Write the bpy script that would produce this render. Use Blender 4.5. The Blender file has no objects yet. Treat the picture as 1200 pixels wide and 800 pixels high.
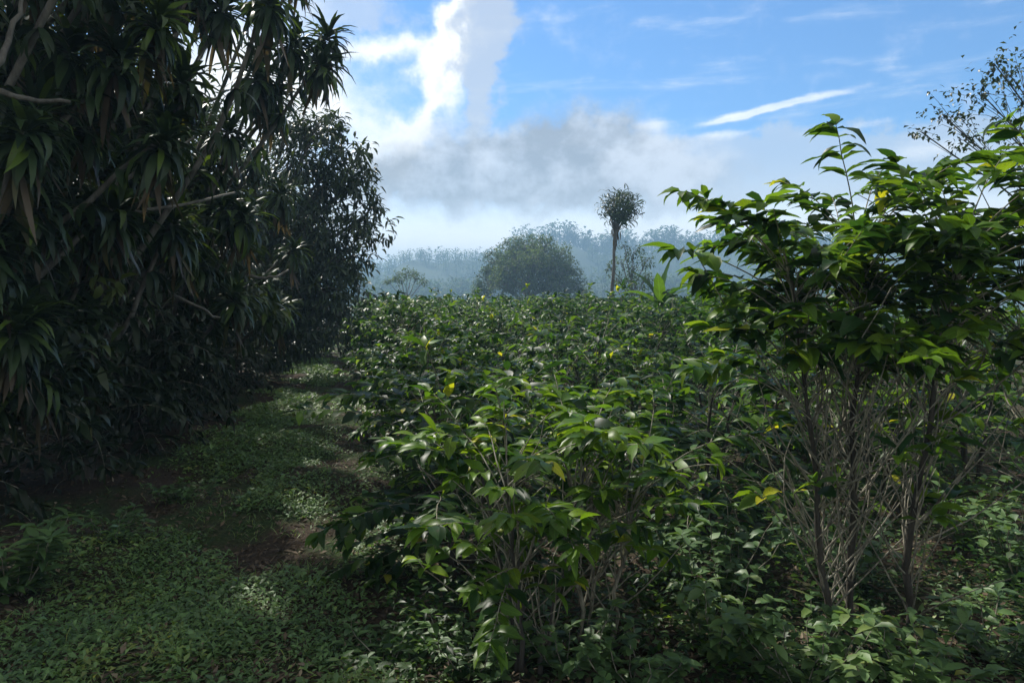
import bpy, math, random
import numpy as np
from mathutils import noise as mnoise, Vector

PI = math.pi
RAD = math.radians
scene = bpy.context.scene
C = scene.collection

# ------------------------------------------------------------------ camera
F = 867.0                       # focal length in photo pixels (1200 wide)
CAM_H = 1.7
PITCH = math.atan(50 / F)
cam = bpy.data.cameras.new('camera')
cam.sensor_width = 36.0
cam.lens = 36.0 * F / 1200.0
cam.clip_start = 0.05
cam.clip_end = 8000
camo = bpy.data.objects.new('camera', cam)
C.objects.link(camo)
camo.location = (0, 0, CAM_H)
camo.rotation_euler = (PI / 2 - PITCH, 0, 0)
scene.camera = camo


def at(px, py, Y):
    """world point seen at photo pixel (px, py) at distance Y"""
    a, b = (px - 600) / F, (400 - py) / F
    d = np.array([a, math.cos(PITCH) + b * math.sin(PITCH), -math.sin(PITCH) + b * math.cos(PITCH)])
    return np.array([0, 0, CAM_H]) + d * (Y / d[1])


# ------------------------------------------------------------------ terrain
def smooth(a, b, x):
    t = np.clip((np.asarray(x, float) - a) / (b - a), 0, 1)
    return t * t * (3 - 2 * t)


def terrain(x, y):
    x = np.asarray(x, float); y = np.asarray(y, float)
    z = 0.05 * np.sin(x * 1.3 + 0.7 * y) * np.sin(y * 0.9) + 0.03 * np.sin(3.1 * x - 1.7 * y) + 0.02 * np.sin(5.3 * y + 2.2 * x)
    z = z * smooth(400, 40, y)
    z = z - 16 * smooth(52, 210, y)
    r1 = 19 + 3.0 * np.sin(x * 0.021 + 1) + 2.0 * np.sin(x * 0.057)
    z = z + (r1 + 0.0) * smooth(215, 300, y) * (1 - 0.45 * smooth(300, 345, y))
    r2 = 44 + 6 * np.tanh((x - 5) / 45.0) + 2.8 * np.sin(x * 0.03 + 2) + 2.2 * np.sin(x * 0.083) + 1.5 * np.sin(x * 0.19 + 1)
    z = z + (r2 - 10) * smooth(340, 480, y)
    z = z - 30 * smooth(520, 1400, y)
    return z


def tz(x, y):
    return float(terrain(x, y))


# ------------------------------------------------------------------ object helpers
def tag(o, label=None, cat=None, group=None, kind=None):
    if label: o['label'] = label
    if cat: o['category'] = cat
    if group: o['group'] = group
    if kind: o['kind'] = kind
    return o


def thing(name, label, cat, loc, group=None, rz=0.0, scale=1.0):
    o = bpy.data.objects.new(name, None)
    o.empty_display_size = 0.2
    C.objects.link(o)
    o.location = loc
    o.rotation_euler = (0, 0, rz)
    o.scale = (scale,) * 3 if not isinstance(scale, tuple) else scale
    return tag(o, label, cat, group)


def link(name, me, parent=None):
    o = bpy.data.objects.new(name, me)
    C.objects.link(o)
    if parent is not None:
        o.parent = parent
    return o


def copy_tree(root, loc, rz, scale, label, group=None):
    r = root.copy(); C.objects.link(r)
    r.location = loc; r.rotation_euler = (0, 0, rz); r.scale = scale
    r['label'] = label
    if group: r['group'] = group
    for ch in root.children:
        c = ch.copy(); C.objects.link(c); c.parent = r
    return r


def mesh_from(name, verts, quads, mat, attr=None, smooth_shade=True):
    me = bpy.data.meshes.new(name)
    nv, nf = len(verts), len(quads)
    me.vertices.add(nv)
    me.vertices.foreach_set('co', np.ascontiguousarray(verts, dtype=np.float32).ravel())
    me.loops.add(nf * 4)
    me.loops.foreach_set('vertex_index', np.ascontiguousarray(quads, dtype=np.int32).ravel())
    me.polygons.add(nf)
    me.polygons.foreach_set('loop_start', np.arange(0, nf * 4, 4, dtype=np.int32))
    me.polygons.foreach_set('use_smooth', np.full(nf, smooth_shade, dtype=bool))
    if attr is not None:
        a = me.attributes.new('tint', 'FLOAT_COLOR', 'POINT')
        a.data.foreach_set('color', np.ascontiguousarray(attr, dtype=np.float32).ravel())
    me.update(calc_edges=True)
    me.materials.append(mat)
    return me


def unit(v):
    return v / np.maximum(np.linalg.norm(v, axis=-1, keepdims=True), 1e-9)


PROFILES = {
    'oval': lambda t: np.sin(PI * np.clip(t, 0, 1) ** 0.85) ** 0.85 * (1 - 0.15 * t) + 0.02,
    'strap': lambda t: np.minimum(1, 0.45 + 2.2 * t) * np.clip((1 - t) * 2.3, 0, 1) ** 0.8 + 0.015,
    'blade': lambda t: np.clip(1 - t, 0, 1) ** 0.6 + 0.02,
}


class Leaves:
    """collects leaves, builds them as one mesh of folded, drooping blades"""
    def __init__(self, rng):
        self.r = rng
        self.b, self.d, self.u, self.p = [], [], [], []

    def add(self, base, dirn, up, L, W, droop, hue, val=1.0):
        self.b.append(base); self.d.append(dirn); self.u.append(up)
        self.p.append((L, W, droop, hue, val))

    def arrays(self):
        return (np.array(self.b, float), unit(np.array(self.d, float)),
                np.array(self.u, float), np.array(self.p, float))

    def mesh(self, name, mat, k=4, profile='oval', fold=0.35, wave=0.12):
        b, d, u, p = self.arrays()
        N = len(b)
        if 5 <= k < 10:                     # coffee leaves never stand straight up
            d[:, 2] = np.minimum(d[:, 2], 0.45); d = unit(d)
        rg = np.random.default_rng(self.r.randrange(1 << 30))
        s = unit(np.cross(d, u) + 1e-5)
        n = np.cross(s, d)
        L, W, droop = p[:, 0], p[:, 1], p[:, 2]
        t = np.linspace(0, 1, k + 1)
        prof = PROFILES[profile](t)
        V = np.zeros((N, k + 1, 3, 3), np.float32)
        pos = b.copy()
        fo = fold * rg.uniform(0.2, 1.5, N)
        lat = rg.normal(0, 0.28, N)
        asym = rg.normal(0, 0.10, (N, 2))
        mar = rg.normal(0, 0.07, (N, k + 1, 2))
        for i in range(k + 1):
            a = droop * t[i]
            if i:
                am = droop * (t[i] + t[i - 1]) * 0.5
                st = (L / k)[:, None]
                pos = pos + st * (d * np.cos(am)[:, None] - n * np.sin(am)[:, None] + s * (lat * (t[i] - 0.3))[:, None])
            nt = n * np.cos(a)[:, None] + d * np.sin(a)[:, None]
            for j, sg in ((0, -1.0), (2, 1.0)):
                w = (W * 0.5 * prof[i] * (1 + asym[:, j // 2] + mar[:, i, j // 2]))[:, None]
                lift = np.sin(fo)[:, None] + wave * rg.normal(0, 1, (N, 1))
                V[:, i, j] = pos + s * (sg * w * np.cos(fo)[:, None]) + nt * (w * lift)
            V[:, i, 1] = pos
        idx = (np.arange(N) * (k + 1) * 3)[:, None]
        q = []
        for i in range(k):
            for j in range(2):
                q.append([i * 3 + j, i * 3 + j + 1, (i + 1) * 3 + j + 1, (i + 1) * 3 + j])
        q = np.array(q)
        Q = (idx[:, :, None] + q[None]).reshape(-1, 4)
        A = np.zeros((N, k + 1, 3, 4), np.float32)
        A[..., 0] = p[:, 3][:, None, None]
        A[..., 1] = p[:, 4][:, None, None]
        A[..., 2] = t[None, :, None]
        A[..., 3] = np.array([0, 0.5, 1])[None, None, :]
        return mesh_from(name, V.reshape(-1, 3), Q, mat, A.reshape(-1, 4))


class Tubes:
    def __init__(self):
        self.v, self.q, self.n = [], [], 0

    def add(self, pts, radii, sides=6):
        pts = np.asarray(pts, float)
        m = len(pts)
        radii = np.broadcast_to(np.asarray(radii, float), (m,))
        tan = unit(np.gradient(pts, axis=0))
        ref = np.array([0.31, 0.9, 0.2]) if abs(tan[0][2]) > 0.5 else np.array([0.1, 0.2, 1.0])
        a = unit(np.cross(tan, ref)); b = np.cross(tan, a)
        th = np.arange(sides) * 2 * PI / sides
        ring = pts[:, None] + radii[:, None, None] * (a[:, None] * np.cos(th)[None, :, None] + b[:, None] * np.sin(th)[None, :, None])
        self.v.append(ring.reshape(-1, 3))
        i = np.arange(m - 1)[:, None] * sides
        j = np.arange(sides)[None]
        j2 = (j + 1) % sides
        q = np.stack([i + j, i + j2, i + sides + j2, i + sides + j], -1).reshape(-1, 4) + self.n
        self.q.append(q); self.n += m * sides

    def mesh(self, name, mat):
        return mesh_from(name, np.concatenate(self.v), np.concatenate(self.q), mat)


def bez(p0, p1, p2, n):
    t = np.linspace(0, 1, n)[:, None]
    p0, p1, p2 = map(np.asarray, (p0, p1, p2))
    return p0 * (1 - t) ** 2 + 2 * p1 * t * (1 - t) + p2 * t * t


def wobble(pts, amt, rng):
    pts = np.array(pts, float)
    for i in range(1, len(pts) - 1):
        pts[i] += [rng.gauss(0, amt), rng.gauss(0, amt), rng.gauss(0, amt * 0.6)]
    return pts


# ------------------------------------------------------------------ materials
def new_mat(name):
    m = bpy.data.materials.new(name)
    m.use_nodes = True
    m.node_tree.nodes.clear()
    return m, m.node_tree.nodes, m.node_tree.links


def leaf_mat(name, stops, rough=0.32, spec=0.5, trans=0.35, veins=True, tboost=1.6):
    m, N, L = new_mat(name)
    out = N.new('ShaderNodeOutputMaterial')
    at_ = N.new('ShaderNodeAttribute'); at_.attribute_name = 'tint'
    sep = N.new('ShaderNodeSeparateColor'); L.new(at_.outputs['Color'], sep.inputs[0])
    ramp = N.new('ShaderNodeValToRGB')
    el = ramp.color_ramp.elements
    while len(el) < len(stops): el.new(0.5)
    for e, (p, c) in zip(el, stops):
        e.position = p; e.color = (*c, 1)
    L.new(sep.outputs[0], ramp.inputs[0])
    # blotchy natural variation on the leaf itself
    tc = N.new('ShaderNodeTexCoord')
    nz = N.new('ShaderNodeTexNoise'); nz.inputs['Scale'].default_value = 9.0; nz.inputs['Detail'].default_value = 3
    L.new(tc.outputs['Object'], nz.inputs['Vector'])
    mr = N.new('ShaderNodeMapRange'); mr.inputs['To Min'].default_value = 0.72; mr.inputs['To Max'].default_value = 1.28
    L.new(nz.outputs[0], mr.inputs['Value'])
    mul = N.new('ShaderNodeMath'); mul.operation = 'MULTIPLY'
    L.new(sep.outputs[1], mul.inputs[0]); L.new(mr.outputs[0], mul.inputs[1])
    val = mul.outputs[0]
    if veins:
        # midrib and side veins: slightly paler lines
        sb = N.new('ShaderNodeMath'); sb.operation = 'SUBTRACT'; L.new(at_.outputs['Alpha'], sb.inputs[0]); sb.inputs[1].default_value = 0.5
        ab = N.new('ShaderNodeMath'); ab.operation = 'ABSOLUTE'; L.new(sb.outputs[0], ab.inputs[0])
        mid = N.new('ShaderNodeMapRange'); mid.inputs['From Min'].default_value = 0.0; mid.inputs['From Max'].default_value = 0.05
        mid.inputs['To Min'].default_value = 1.0; mid.inputs['To Max'].default_value = 0.0
        L.new(ab.outputs[0], mid.inputs['Value'])
        ma = N.new('ShaderNodeMath'); ma.operation = 'MULTIPLY_ADD'
        L.new(ab.outputs[0], ma.inputs[0]); ma.inputs[1].default_value = -0.35; L.new(sep.outputs[2], ma.inputs[2])
        m8 = N.new('ShaderNodeMath'); m8.operation = 'MULTIPLY'; L.new(ma.outputs[0], m8.inputs[0]); m8.inputs[1].default_value = 50.0
        sn = N.new('ShaderNodeMath'); sn.operation = 'SINE'; L.new(m8.outputs[0], sn.inputs[0])
        pw = N.new('ShaderNodeMapRange'); pw.inputs['From Min'].default_value = 0.75; pw.inputs['From Max'].default_value = 1.0
        pw.inputs['To Max'].default_value = 0.35
        L.new(sn.outputs[0], pw.inputs['Value'])
        mx = N.new('ShaderNodeMath'); mx.operation = 'MAXIMUM'; L.new(mid.outputs[0], mx.inputs[0]); L.new(pw.outputs[0], mx.inputs[1])
        v2 = N.new('ShaderNodeMath'); v2.operation = 'MULTIPLY_ADD'
        L.new(mx.outputs[0], v2.inputs[0]); v2.inputs[1].default_value = 0.6; L.new(val, v2.inputs[2])
        val = v2.outputs[0]
    mc = N.new('ShaderNodeVectorMath'); mc.operation = 'SCALE'
    L.new(ramp.outputs[0], mc.inputs[0]); L.new(val, mc.inputs['Scale'])
    n3 = N.new('ShaderNodeTexNoise'); n3.inputs['Scale'].default_value = 70.0; n3.inputs['Detail'].default_value = 3
    L.new(tc.outputs['Object'], n3.inputs['Vector'])
    sp3 = N.new('ShaderNodeMapRange'); sp3.inputs['From Min'].default_value = 0.64; sp3.inputs['From Max'].default_value = 0.72; sp3.inputs['To Max'].default_value = 0.7
    L.new(n3.outputs[0], sp3.inputs['Value'])
    mxs = N.new('ShaderNodeMix'); mxs.data_type = 'RGBA'
    L.new(sp3.outputs[0], mxs.inputs['Factor']); L.new(mc.outputs[0], mxs.inputs['A']); mxs.inputs['B'].default_value = (0.07, 0.055, 0.022, 1)
    mc = N.new('ShaderNodeVectorMath'); mc.operation = 'SCALE'; mc.inputs['Scale'].default_value = 1.0
    L.new(mxs.outputs['Result'], mc.inputs[0])
    p = N.new('ShaderNodeBsdfPrincipled')
    L.new(mc.outputs[0], p.inputs['Base Color'])
    p.inputs['Roughness'].default_value = rough
    p.inputs['Specular IOR Level'].default_value = spec
    rr = N.new('ShaderNodeMapRange'); rr.inputs['To Min'].default_value = rough - 0.1; rr.inputs['To Max'].default_value = rough + 0.18
    L.new(nz.outputs[0], rr.inputs['Value']); L.new(rr.outputs[0], p.inputs['Roughness'])
    tr = N.new('ShaderNodeBsdfTranslucent')
    tcx = N.new('ShaderNodeVectorMath'); tcx.operation = 'MULTIPLY'
    L.new(mc.outputs[0], tcx.inputs[0]); tcx.inputs[1].default_value = (tboost * 1.15, tboost * 1.1, tboost * 0.55)
    L.new(tcx.outputs[0], tr.inputs[0])
    mix = N.new('ShaderNodeMixShader'); mix.inputs[0].default_value = trans
    L.new(p.outputs[0], mix.inputs[1]); L.new(tr.outputs[0], mix.inputs[2])
    L.new(mix.outputs[0], out.inputs['Surface'])
    return m


def bark_mat(name, c0, c1, scale=18.0):
    m, N, L = new_mat(name)
    out = N.new('ShaderNodeOutputMaterial')
    tc = N.new('ShaderNodeTexCoord')
    mp = N.new('ShaderNodeMapping'); mp.inputs['Scale'].default_value = (1, 1, 0.35)
    L.new(tc.outputs['Object'], mp.inputs[0])
    nz = N.new('ShaderNodeTexNoise'); nz.inputs['Scale'].default_value = scale; nz.inputs['Detail'].default_value = 5
    nz.inputs['Roughness'].default_value = 0.7
    L.new(mp.outputs[0], nz.inputs['Vector'])
    ramp = N.new('ShaderNodeValToRGB')
    ramp.color_ramp.elements[0].position = 0.36; ramp.color_ramp.elements[0].color = (*c0, 1)
    ramp.color_ramp.elements[1].position = 0.66; ramp.color_ramp.elements[1].color = (*c1, 1)
    L.new(nz.outputs[0], ramp.inputs[0])
    p = N.new('ShaderNodeBsdfPrincipled'); p.inputs['Roughness'].default_value = 0.85
    L.new(ramp.outputs[0], p.inputs['Base Color'])
    bp = N.new('ShaderNodeBump'); bp.inputs['Strength'].default_value = 0.5; bp.inputs['Distance'].default_value = 0.01
    L.new(nz.outputs[0], bp.inputs['Height']); L.new(bp.outputs[0], p.inputs['Normal'])
    L.new(p.outputs[0], out.inputs['Surface'])
    return m


M = {}
# hue 0 mature .. 0.5 young .. 0.85 yellowing .. 1 yellow
M['coffee'] = leaf_mat('coffee_leaf', [(0.0, (0.012, 0.036, 0.010)), (0.3, (0.026, 0.072, 0.013)), (0.6, (0.095, 0.180, 0.016)), (0.82, (0.24, 0.30, 0.02)), (1.0, (0.46, 0.44, 0.025))], rough=0.36, spec=0.27, trans=0.42)
M['coffee_far'] = leaf_mat('coffee_leaf_plain', [(0.0, (0.012, 0.036, 0.010)), (0.3, (0.026, 0.072, 0.013)), (0.6, (0.095, 0.180, 0.016)), (0.82, (0.24, 0.30, 0.02)), (1.0, (0.46, 0.44, 0.025))], rough=0.36, spec=0.27, trans=0.42, veins=False)
M['strap'] = leaf_mat('strap_leaf', [(0.0, (0.016, 0.034, 0.014)), (0.45, (0.040, 0.072, 0.024)), (0.7, (0.12, 0.19, 0.02)), (0.85, (0.075, 0.055, 0.032)), (1.0, (0.13, 0.10, 0.07))], rough=0.36, spec=0.32, trans=0.18, veins=False)
M['broad'] = leaf_mat('tree_leaf', [(0.0, (0.020, 0.036, 0.017)), (0.5, (0.040, 0.068, 0.024)), (0.8, (0.09, 0.12, 0.03)), (1.0, (0.12, 0.10, 0.04))], rough=0.38, trans=0.18, veins=False)
M['shade'] = leaf_mat('shade_darkened_leaf', [(0.0, (0.010, 0.022, 0.010)), (0.5, (0.024, 0.044, 0.016)), (1.0, (0.07, 0.06, 0.03))], rough=0.4, spec=0.3, trans=0.15, veins=False)  # leaf colour darkened to stand in for the gloom under the trees
M['far'] = leaf_mat('far_leaf', [(0.0, (0.022, 0.045, 0.020)), (0.5, (0.05, 0.090, 0.030)), (1.0, (0.11, 0.155, 0.05))], rough=0.6, spec=0.3, trans=0.4, veins=False)
M['weed'] = leaf_mat('weed_leaf', [(0.0, (0.055, 0.11, 0.042)), (0.5, (0.12, 0.21, 0.065)), (0.8, (0.20, 0.24, 0.06)), (1.0, (0.36, 0.32, 0.05))], rough=0.45, trans=0.3, veins=False)
M['litter'] = leaf_mat('dead_leaf', [(0.0, (0.045, 0.032, 0.022)), (0.5, (0.12, 0.085, 0.055)), (1.0, (0.30, 0.24, 0.17))], rough=0.7, spec=0.3, trans=0.08, veins=False)
M['dimbark'] = bark_mat('old_dark_bark', (0.035, 0.031, 0.026), (0.10, 0.092, 0.08), 12)
M['trunk'] = bark_mat('dark_trunk_bark', (0.022, 0.018, 0.014), (0.075, 0.065, 0.052))
M['twig'] = bark_mat('pale_twig_bark', (0.075, 0.068, 0.052), (0.38, 0.35, 0.27), 30)
M['branch'] = bark_mat('grey_branch_bark', (0.06, 0.055, 0.046), (0.20, 0.185, 0.16), 12)


def ground_material():
    m, N, L = new_mat('soil')
    out = N.new('ShaderNodeOutputMaterial')
    geo = N.new('ShaderNodeNewGeometry')
    n1 = N.new('ShaderNodeTexNoise'); n1.inputs['Scale'].default_value = 1.1; n1.inputs['Detail'].default_value = 5
    n2 = N.new('ShaderNodeTexNoise'); n2.inputs['Scale'].default_value = 28; n2.inputs['Detail'].default_value = 6; n2.inputs['Roughness'].default_value = 0.75
    for n in (n1, n2): L.new(geo.outputs['Position'], n.inputs['Vector'])
    r1 = N.new('ShaderNodeValToRGB')
    e = r1.color_ramp.elements
    e[0].position = 0.35; e[0].color = (0.030, 0.022, 0.015, 1)
    e[1].position = 0.65; e[1].color = (0.08, 0.058, 0.04, 1)
    L.new(n2.outputs[0], r1.inputs[0])
    r2 = N.new('ShaderNodeValToRGB')
    e = r2.color_ramp.elements
    e[0].position = 0.42; e[0].color = (0.020, 0.040, 0.012, 1)
    e[1].position = 0.62; e[1].color = (0.055, 0.085, 0.026, 1)
    L.new(n2.outputs[0], r2.inputs[0])
    mk = N.new('ShaderNodeMapRange'); mk.inputs['From Min'].default_value = 0.45; mk.inputs['From Max'].default_value = 0.58
    L.new(n1.outputs[0], mk.inputs['Value'])
    mx = N.new('ShaderNodeMix'); mx.data_type = 'RGBA'
    L.new(mk.outputs[0], mx.inputs['Factor']); L.new(r1.outputs[0], mx.inputs['A']); L.new(r2.outputs[0], mx.inputs['B'])
    p = N.new('ShaderNodeBsdfPrincipled'); p.inputs['Roughness'].default_value = 0.95
    p.inputs['Specular IOR Level'].default_value = 0.2
    L.new(mx.outputs['Result'], p.inputs['Base Color'])
    bp = N.new('ShaderNodeBump'); bp.inputs['Strength'].default_value = 0.9; bp.inputs['Distance'].default_value = 0.03
    L.new(n2.outputs[0], bp.inputs['Height']); L.new(bp.outputs[0], p.inputs['Normal'])
    L.new(p.outputs[0], out.inputs['Surface'])
    return m


def hill_material():
    m, N, L = new_mat('wooded_hillside')
    out = N.new('ShaderNodeOutputMaterial')
    geo = N.new('ShaderNodeNewGeometry')
    n1 = N.new('ShaderNodeTexNoise'); n1.inputs['Scale'].default_value = 0.03; n1.inputs['Detail'].default_value = 8
    n1.inputs['Roughness'].default_value = 0.65
    L.new(geo.outputs['Position'], n1.inputs['Vector'])
    r = N.new('ShaderNodeValToRGB')
    e = r.color_ramp.elements
    e[0].position = 0.38; e[0].color = (0.022, 0.040, 0.018, 1)
    e[1].position = 0.66; e[1].color = (0.06, 0.085, 0.035, 1)
    L.new(n1.outputs[0], r.inputs[0])
    p = N.new('ShaderNodeBsdfPrincipled'); p.inputs['Roughness'].default_value = 0.95
    L.new(r.outputs[0], p.inputs['Base Color'])
    L.new(p.outputs[0], out.inputs['Surface'])
    return m


def sheet(name, xs, ys, mat):
    X, Y = np.meshgrid(xs, ys)
    Z = terrain(X, Y)
    V = np.stack([X, Y, Z], -1).reshape(-1, 3)
    nx, ny = len(xs), len(ys)
    i = (np.arange(ny - 1)[:, None] * nx + np.arange(nx - 1)[None]).ravel()
    Q = np.stack([i, i + 1, i + 1 + nx, i + nx], -1)
    return link(name, mesh_from(name, V, Q, mat))


def spaced(lo, hi, fine_lo, fine_hi, step, grow=1.12):
    a = list(np.arange(fine_lo, fine_hi + 1e-6, step))
    s = step; x = a[-1]
    while x < hi:
        s *= grow; x = min(hi, x + s); a.append(x)
    s = step; x = a[0]; pre = []
    while x > lo:
        s *= grow; x = max(lo, x - s); pre.append(x)
    return np.array(pre[::-1] + a)


gmat = ground_material()
tag(sheet('ground', spaced(-1500, 1500, -10, 12, 0.15), spaced(-300, 230, -1, 26, 0.15), gmat), 'brown soil ground with patches of green', 'ground', kind='structure')
hmat = hill_material()
tag(sheet('hills', spaced(-1500, 1500, -200, 240, 4.0), spaced(230, 1500, 230, 540, 4.0), hmat), 'wooded hills fading to blue beyond the valley', 'hills', kind='structure')


# ------------------------------------------------------------------ leafy generators
def pick_hue(r, young=0.25, yellow=0.02):
    q = r.random()
    if q < yellow: return r.uniform(0.82, 1.0)
    if q < yellow + young: return r.uniform(0.42, 0.68)
    return max(0, min(0.45, r.gauss(0.2, 0.13)))


def leaf_pair(lv, r, p, fwd, L, W, young, yellow, up_bias=0.1):
    side = unit(np.cross(fwd, [0, 0, 1.0]) + 1e-6)
    for sg in (-1, 1):
        if r.random() < 0.1: continue
        d = side * sg * r.uniform(0.7, 1.0) + fwd * r.uniform(0.3, 0.9) + np.array([0, 0, up_bias + r.gauss(0, 0.28)])
        up = np.array([r.gauss(0, 0.3), r.gauss(0, 0.3), 1.0])
        s = r.uniform(0.65, 1.15)
        lv.add(p, d, up, L * s, W * s * r.uniform(0.85, 1.1), r.uniform(0.3, 1.3), pick_hue(r, young, yellow), r.uniform(0.7, 1.25))


def coffee_parts(seed, H, R, stems=3, nb=46, L=0.13, W=0.055, leaf_start=0.3, node=0.07, umin=0.15,
                 k=3, young=0.22, yellow=0.012, rise=(0.1, 0.9), stem_pts=None, twig_r=0.0045, bare=0, mat='coffee', lean=0.12, reach_top=0.55, sag=0.75, whips=0, whip_len=(0.5, 0.9), whip_tuft=0.4, whip_u=(0.1, 0.7), stem_r=None, stem_mat='trunk'):
    """returns list of (part name, mesh)"""
    r = random.Random(seed)
    lv = Leaves(r)
    tw = Tubes()
    parts = []
    sp = []
    for i in range(stems):
        if stem_pts:
            bx, by, tx, ty, th = stem_pts[i]
        else:
            a = i * 2 * PI / stems + r.uniform(-0.5, 0.5)
            bx, by = 0.06 * math.cos(a), 0.06 * math.sin(a)
            tx, ty = bx + math.cos(a) * lean * H * r.uniform(0.5, 1.5), by + math.sin(a) * lean * H * r.uniform(0.5, 1.5)
            th = H * r.uniform(0.78, 0.98)
        pts = wobble(bez((bx, by, -0.05), ((bx * 0.7 + tx * 0.3), (by * 0.7 + ty * 0.3), th * 0.5), (tx, ty, th), 10), 0.012, r)
        r0 = stem_r or (0.020 if H < 2 else 0.026)
        rad = np.linspace(r0, 0.006, 10) * np.array([r.uniform(.88, 1.14) for _ in range(10)])
        tb = Tubes(); tb.add(pts, rad, 7)
        parts.append(('stem', tb.mesh('stem', M[stem_mat])))
        sp.append(pts)
    for b in range(nb):
        pts = sp[b % stems]
        u = umin + (1 - umin) * ((b + r.random()) / nb)
        f = u * (len(pts) - 1); i0 = min(int(f), len(pts) - 2)
        p0 = pts[i0] + (pts[i0 + 1] - pts[i0]) * (f - i0)
        az = b * 2.39996 + r.uniform(-0.5, 0.5)
        prof = math.sin(PI * min(1, (0.25 + 0.62 * u))) if reach_top is None else (0.75 + 0.5 * u - (1.25 - reach_top) * max(0, u - 0.45) ** 2 * 2.2)
        ln = R * prof * r.uniform(0.75, 1.15)
        e0 = rise[0] + (rise[1] - rise[0]) * u + r.gauss(0, 0.22)
        n = 8
        P = [p0]; fw = []
        aa = az
        for j in range(n):
            tt = j / (n - 1)
            e = e0 - sag * tt ** 1.3
            aa += r.gauss(0, 0.09)
            d = np.array([math.cos(aa) * math.cos(e), math.sin(aa) * math.cos(e), math.sin(e)])
            fw.append(d); P.append(P[-1] + d * ln / n)
        P = np.array(P)
        tw.add(P, np.linspace(twig_r, twig_r * 0.4, n + 1), 5)
        is_bare = r.random() < bare
        if is_bare: continue
        m = max(2, int(ln / node))
        for q in range(m):
            t = leaf_start + (1 - leaf_start) * (q + r.random() * 0.6) / m
            f = t * n; i1 = min(int(f), n - 1)
            pp = P[i1] + (P[i1 + 1] - P[i1]) * (f - i1)
            if q * 1.0 / m < 0.25 and r.random() < 0.35: continue
            leaf_pair(lv, r, pp, fw[i1], L, W, young * (0.5 + u), yellow * (1.6 - u))
        for q in range(4):
            d = fw[-1] * [1, 1, .5] + np.array([r.gauss(0, 0.55), r.gauss(0, 0.55), r.gauss(0.05, 0.35)])
            lv.add(P[-1], d, (r.gauss(0, 0.3), r.gauss(0, 0.3), 1), L * r.uniform(0.5, 1.05), W * r.uniform(0.6, 1.0), r.uniform(0.3, 1.4),
                   pick_hue(r, young * 1.6, yellow), r.uniform(0.8, 1.3))
    for b in range(whips):
        pts = sp[b % stems]
        f = r.uniform(*whip_u) * (len(pts) - 1); i0 = min(int(f), len(pts) - 2)
        p0 = pts[i0] + (pts[i0 + 1] - pts[i0]) * (f - i0)
        az = r.uniform(0, 2 * PI); e = r.uniform(0.62, 1.36); ln = r.uniform(*whip_len)
        d0 = np.array([math.cos(az) * math.cos(e), math.sin(az) * math.cos(e), math.sin(e)])
        bend = np.array([r.gauss(0, .1), r.gauss(0, .1), r.uniform(-.12, .1)]) * ln
        P = wobble(bez(p0, p0 + d0 * ln * .5 + bend, p0 + d0 * ln, 9), 0.0035, r)
        tw.add(P, np.linspace(twig_r * 1.15, twig_r * .45, 9), 5)
        for q in range(r.randrange(0, 3)):
            i1 = r.randrange(3, 8)
            dd = unit(d0 + np.array([r.gauss(0, .7), r.gauss(0, .7), r.gauss(.1, .4)]))
            tw.add(np.array([P[i1], P[i1] + dd * ln * .14, P[i1] + dd * ln * .26 + [0, 0, r.uniform(-.02, .02)]]), [twig_r * .6, twig_r * .4, twig_r * .25], 4)
        if r.random() < whip_tuft:
            for q in range(r.randrange(4, 9)):
                d = d0 * .7 + np.array([r.gauss(0, .6), r.gauss(0, .6), r.gauss(0, .35)])
                lv.add(P[-1] - d0 * r.uniform(0, .08), d, (r.gauss(0, .3), r.gauss(0, .3), 1), L * r.uniform(.6, 1.1), W * r.uniform(.7, 1.1), r.uniform(.4, 1.5), pick_hue(r, young * 1.8, yellow * 2), r.uniform(.8, 1.3))
    parts.append(('twigs', tw.mesh('twigs', M['twig'])))
    parts.append(('foliage', lv.mesh('foliage', M[mat], k=k)))
    return parts


def place_parts(root, parts):
    for n, me in parts:
        link(n, me, root)
    return root


# ------------------------------------------------------------------ coffee bushes: foreground
G_FRONT = 'coffee bushes in the foreground'
p = at(618, 812, 3.25); z = tz(p[0], p[1])
t = thing('coffee_bush', 'sparse front coffee bush with bare pale twigs, nearest to the grass path', 'coffee bush', (p[0], p[1], z), G_FRONT)
place_parts(t, coffee_parts(11, 1.06, 0.66, stems=4, nb=42, L=0.128, W=0.054, leaf_start=0.5, node=0.062, umin=0.5, k=5, young=0.55, yellow=0.02, rise=(0.45, 0.95), bare=0.06, lean=0.17, sag=0.7, whips=50, whip_tuft=0.42, whip_u=(.12, .75), whip_len=(.3, .62), twig_r=.004, stem_r=.013, stem_mat='dimbark'))
p = at(698, 800, 3.45); z = tz(p[0], p[1])
t = thing('coffee_bush', 'front coffee bush with one slim pale stem, between sparse bush and tall bush', 'coffee bush', (p[0], p[1], z), G_FRONT)
place_parts(t, coffee_parts(12, 1.08, 0.64, stems=3, nb=34, L=0.128, W=0.052, leaf_start=0.5, node=0.065, umin=0.5, k=5, young=0.5, yellow=0.03, rise=(0.5, 0.95), bare=0.06, lean=0.12, sag=0.7, whips=34, whip_tuft=0.42, whip_u=(.15, .75), whip_len=(.3, .6), twig_r=.004, stem_r=.012, stem_mat='twig'))

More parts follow.
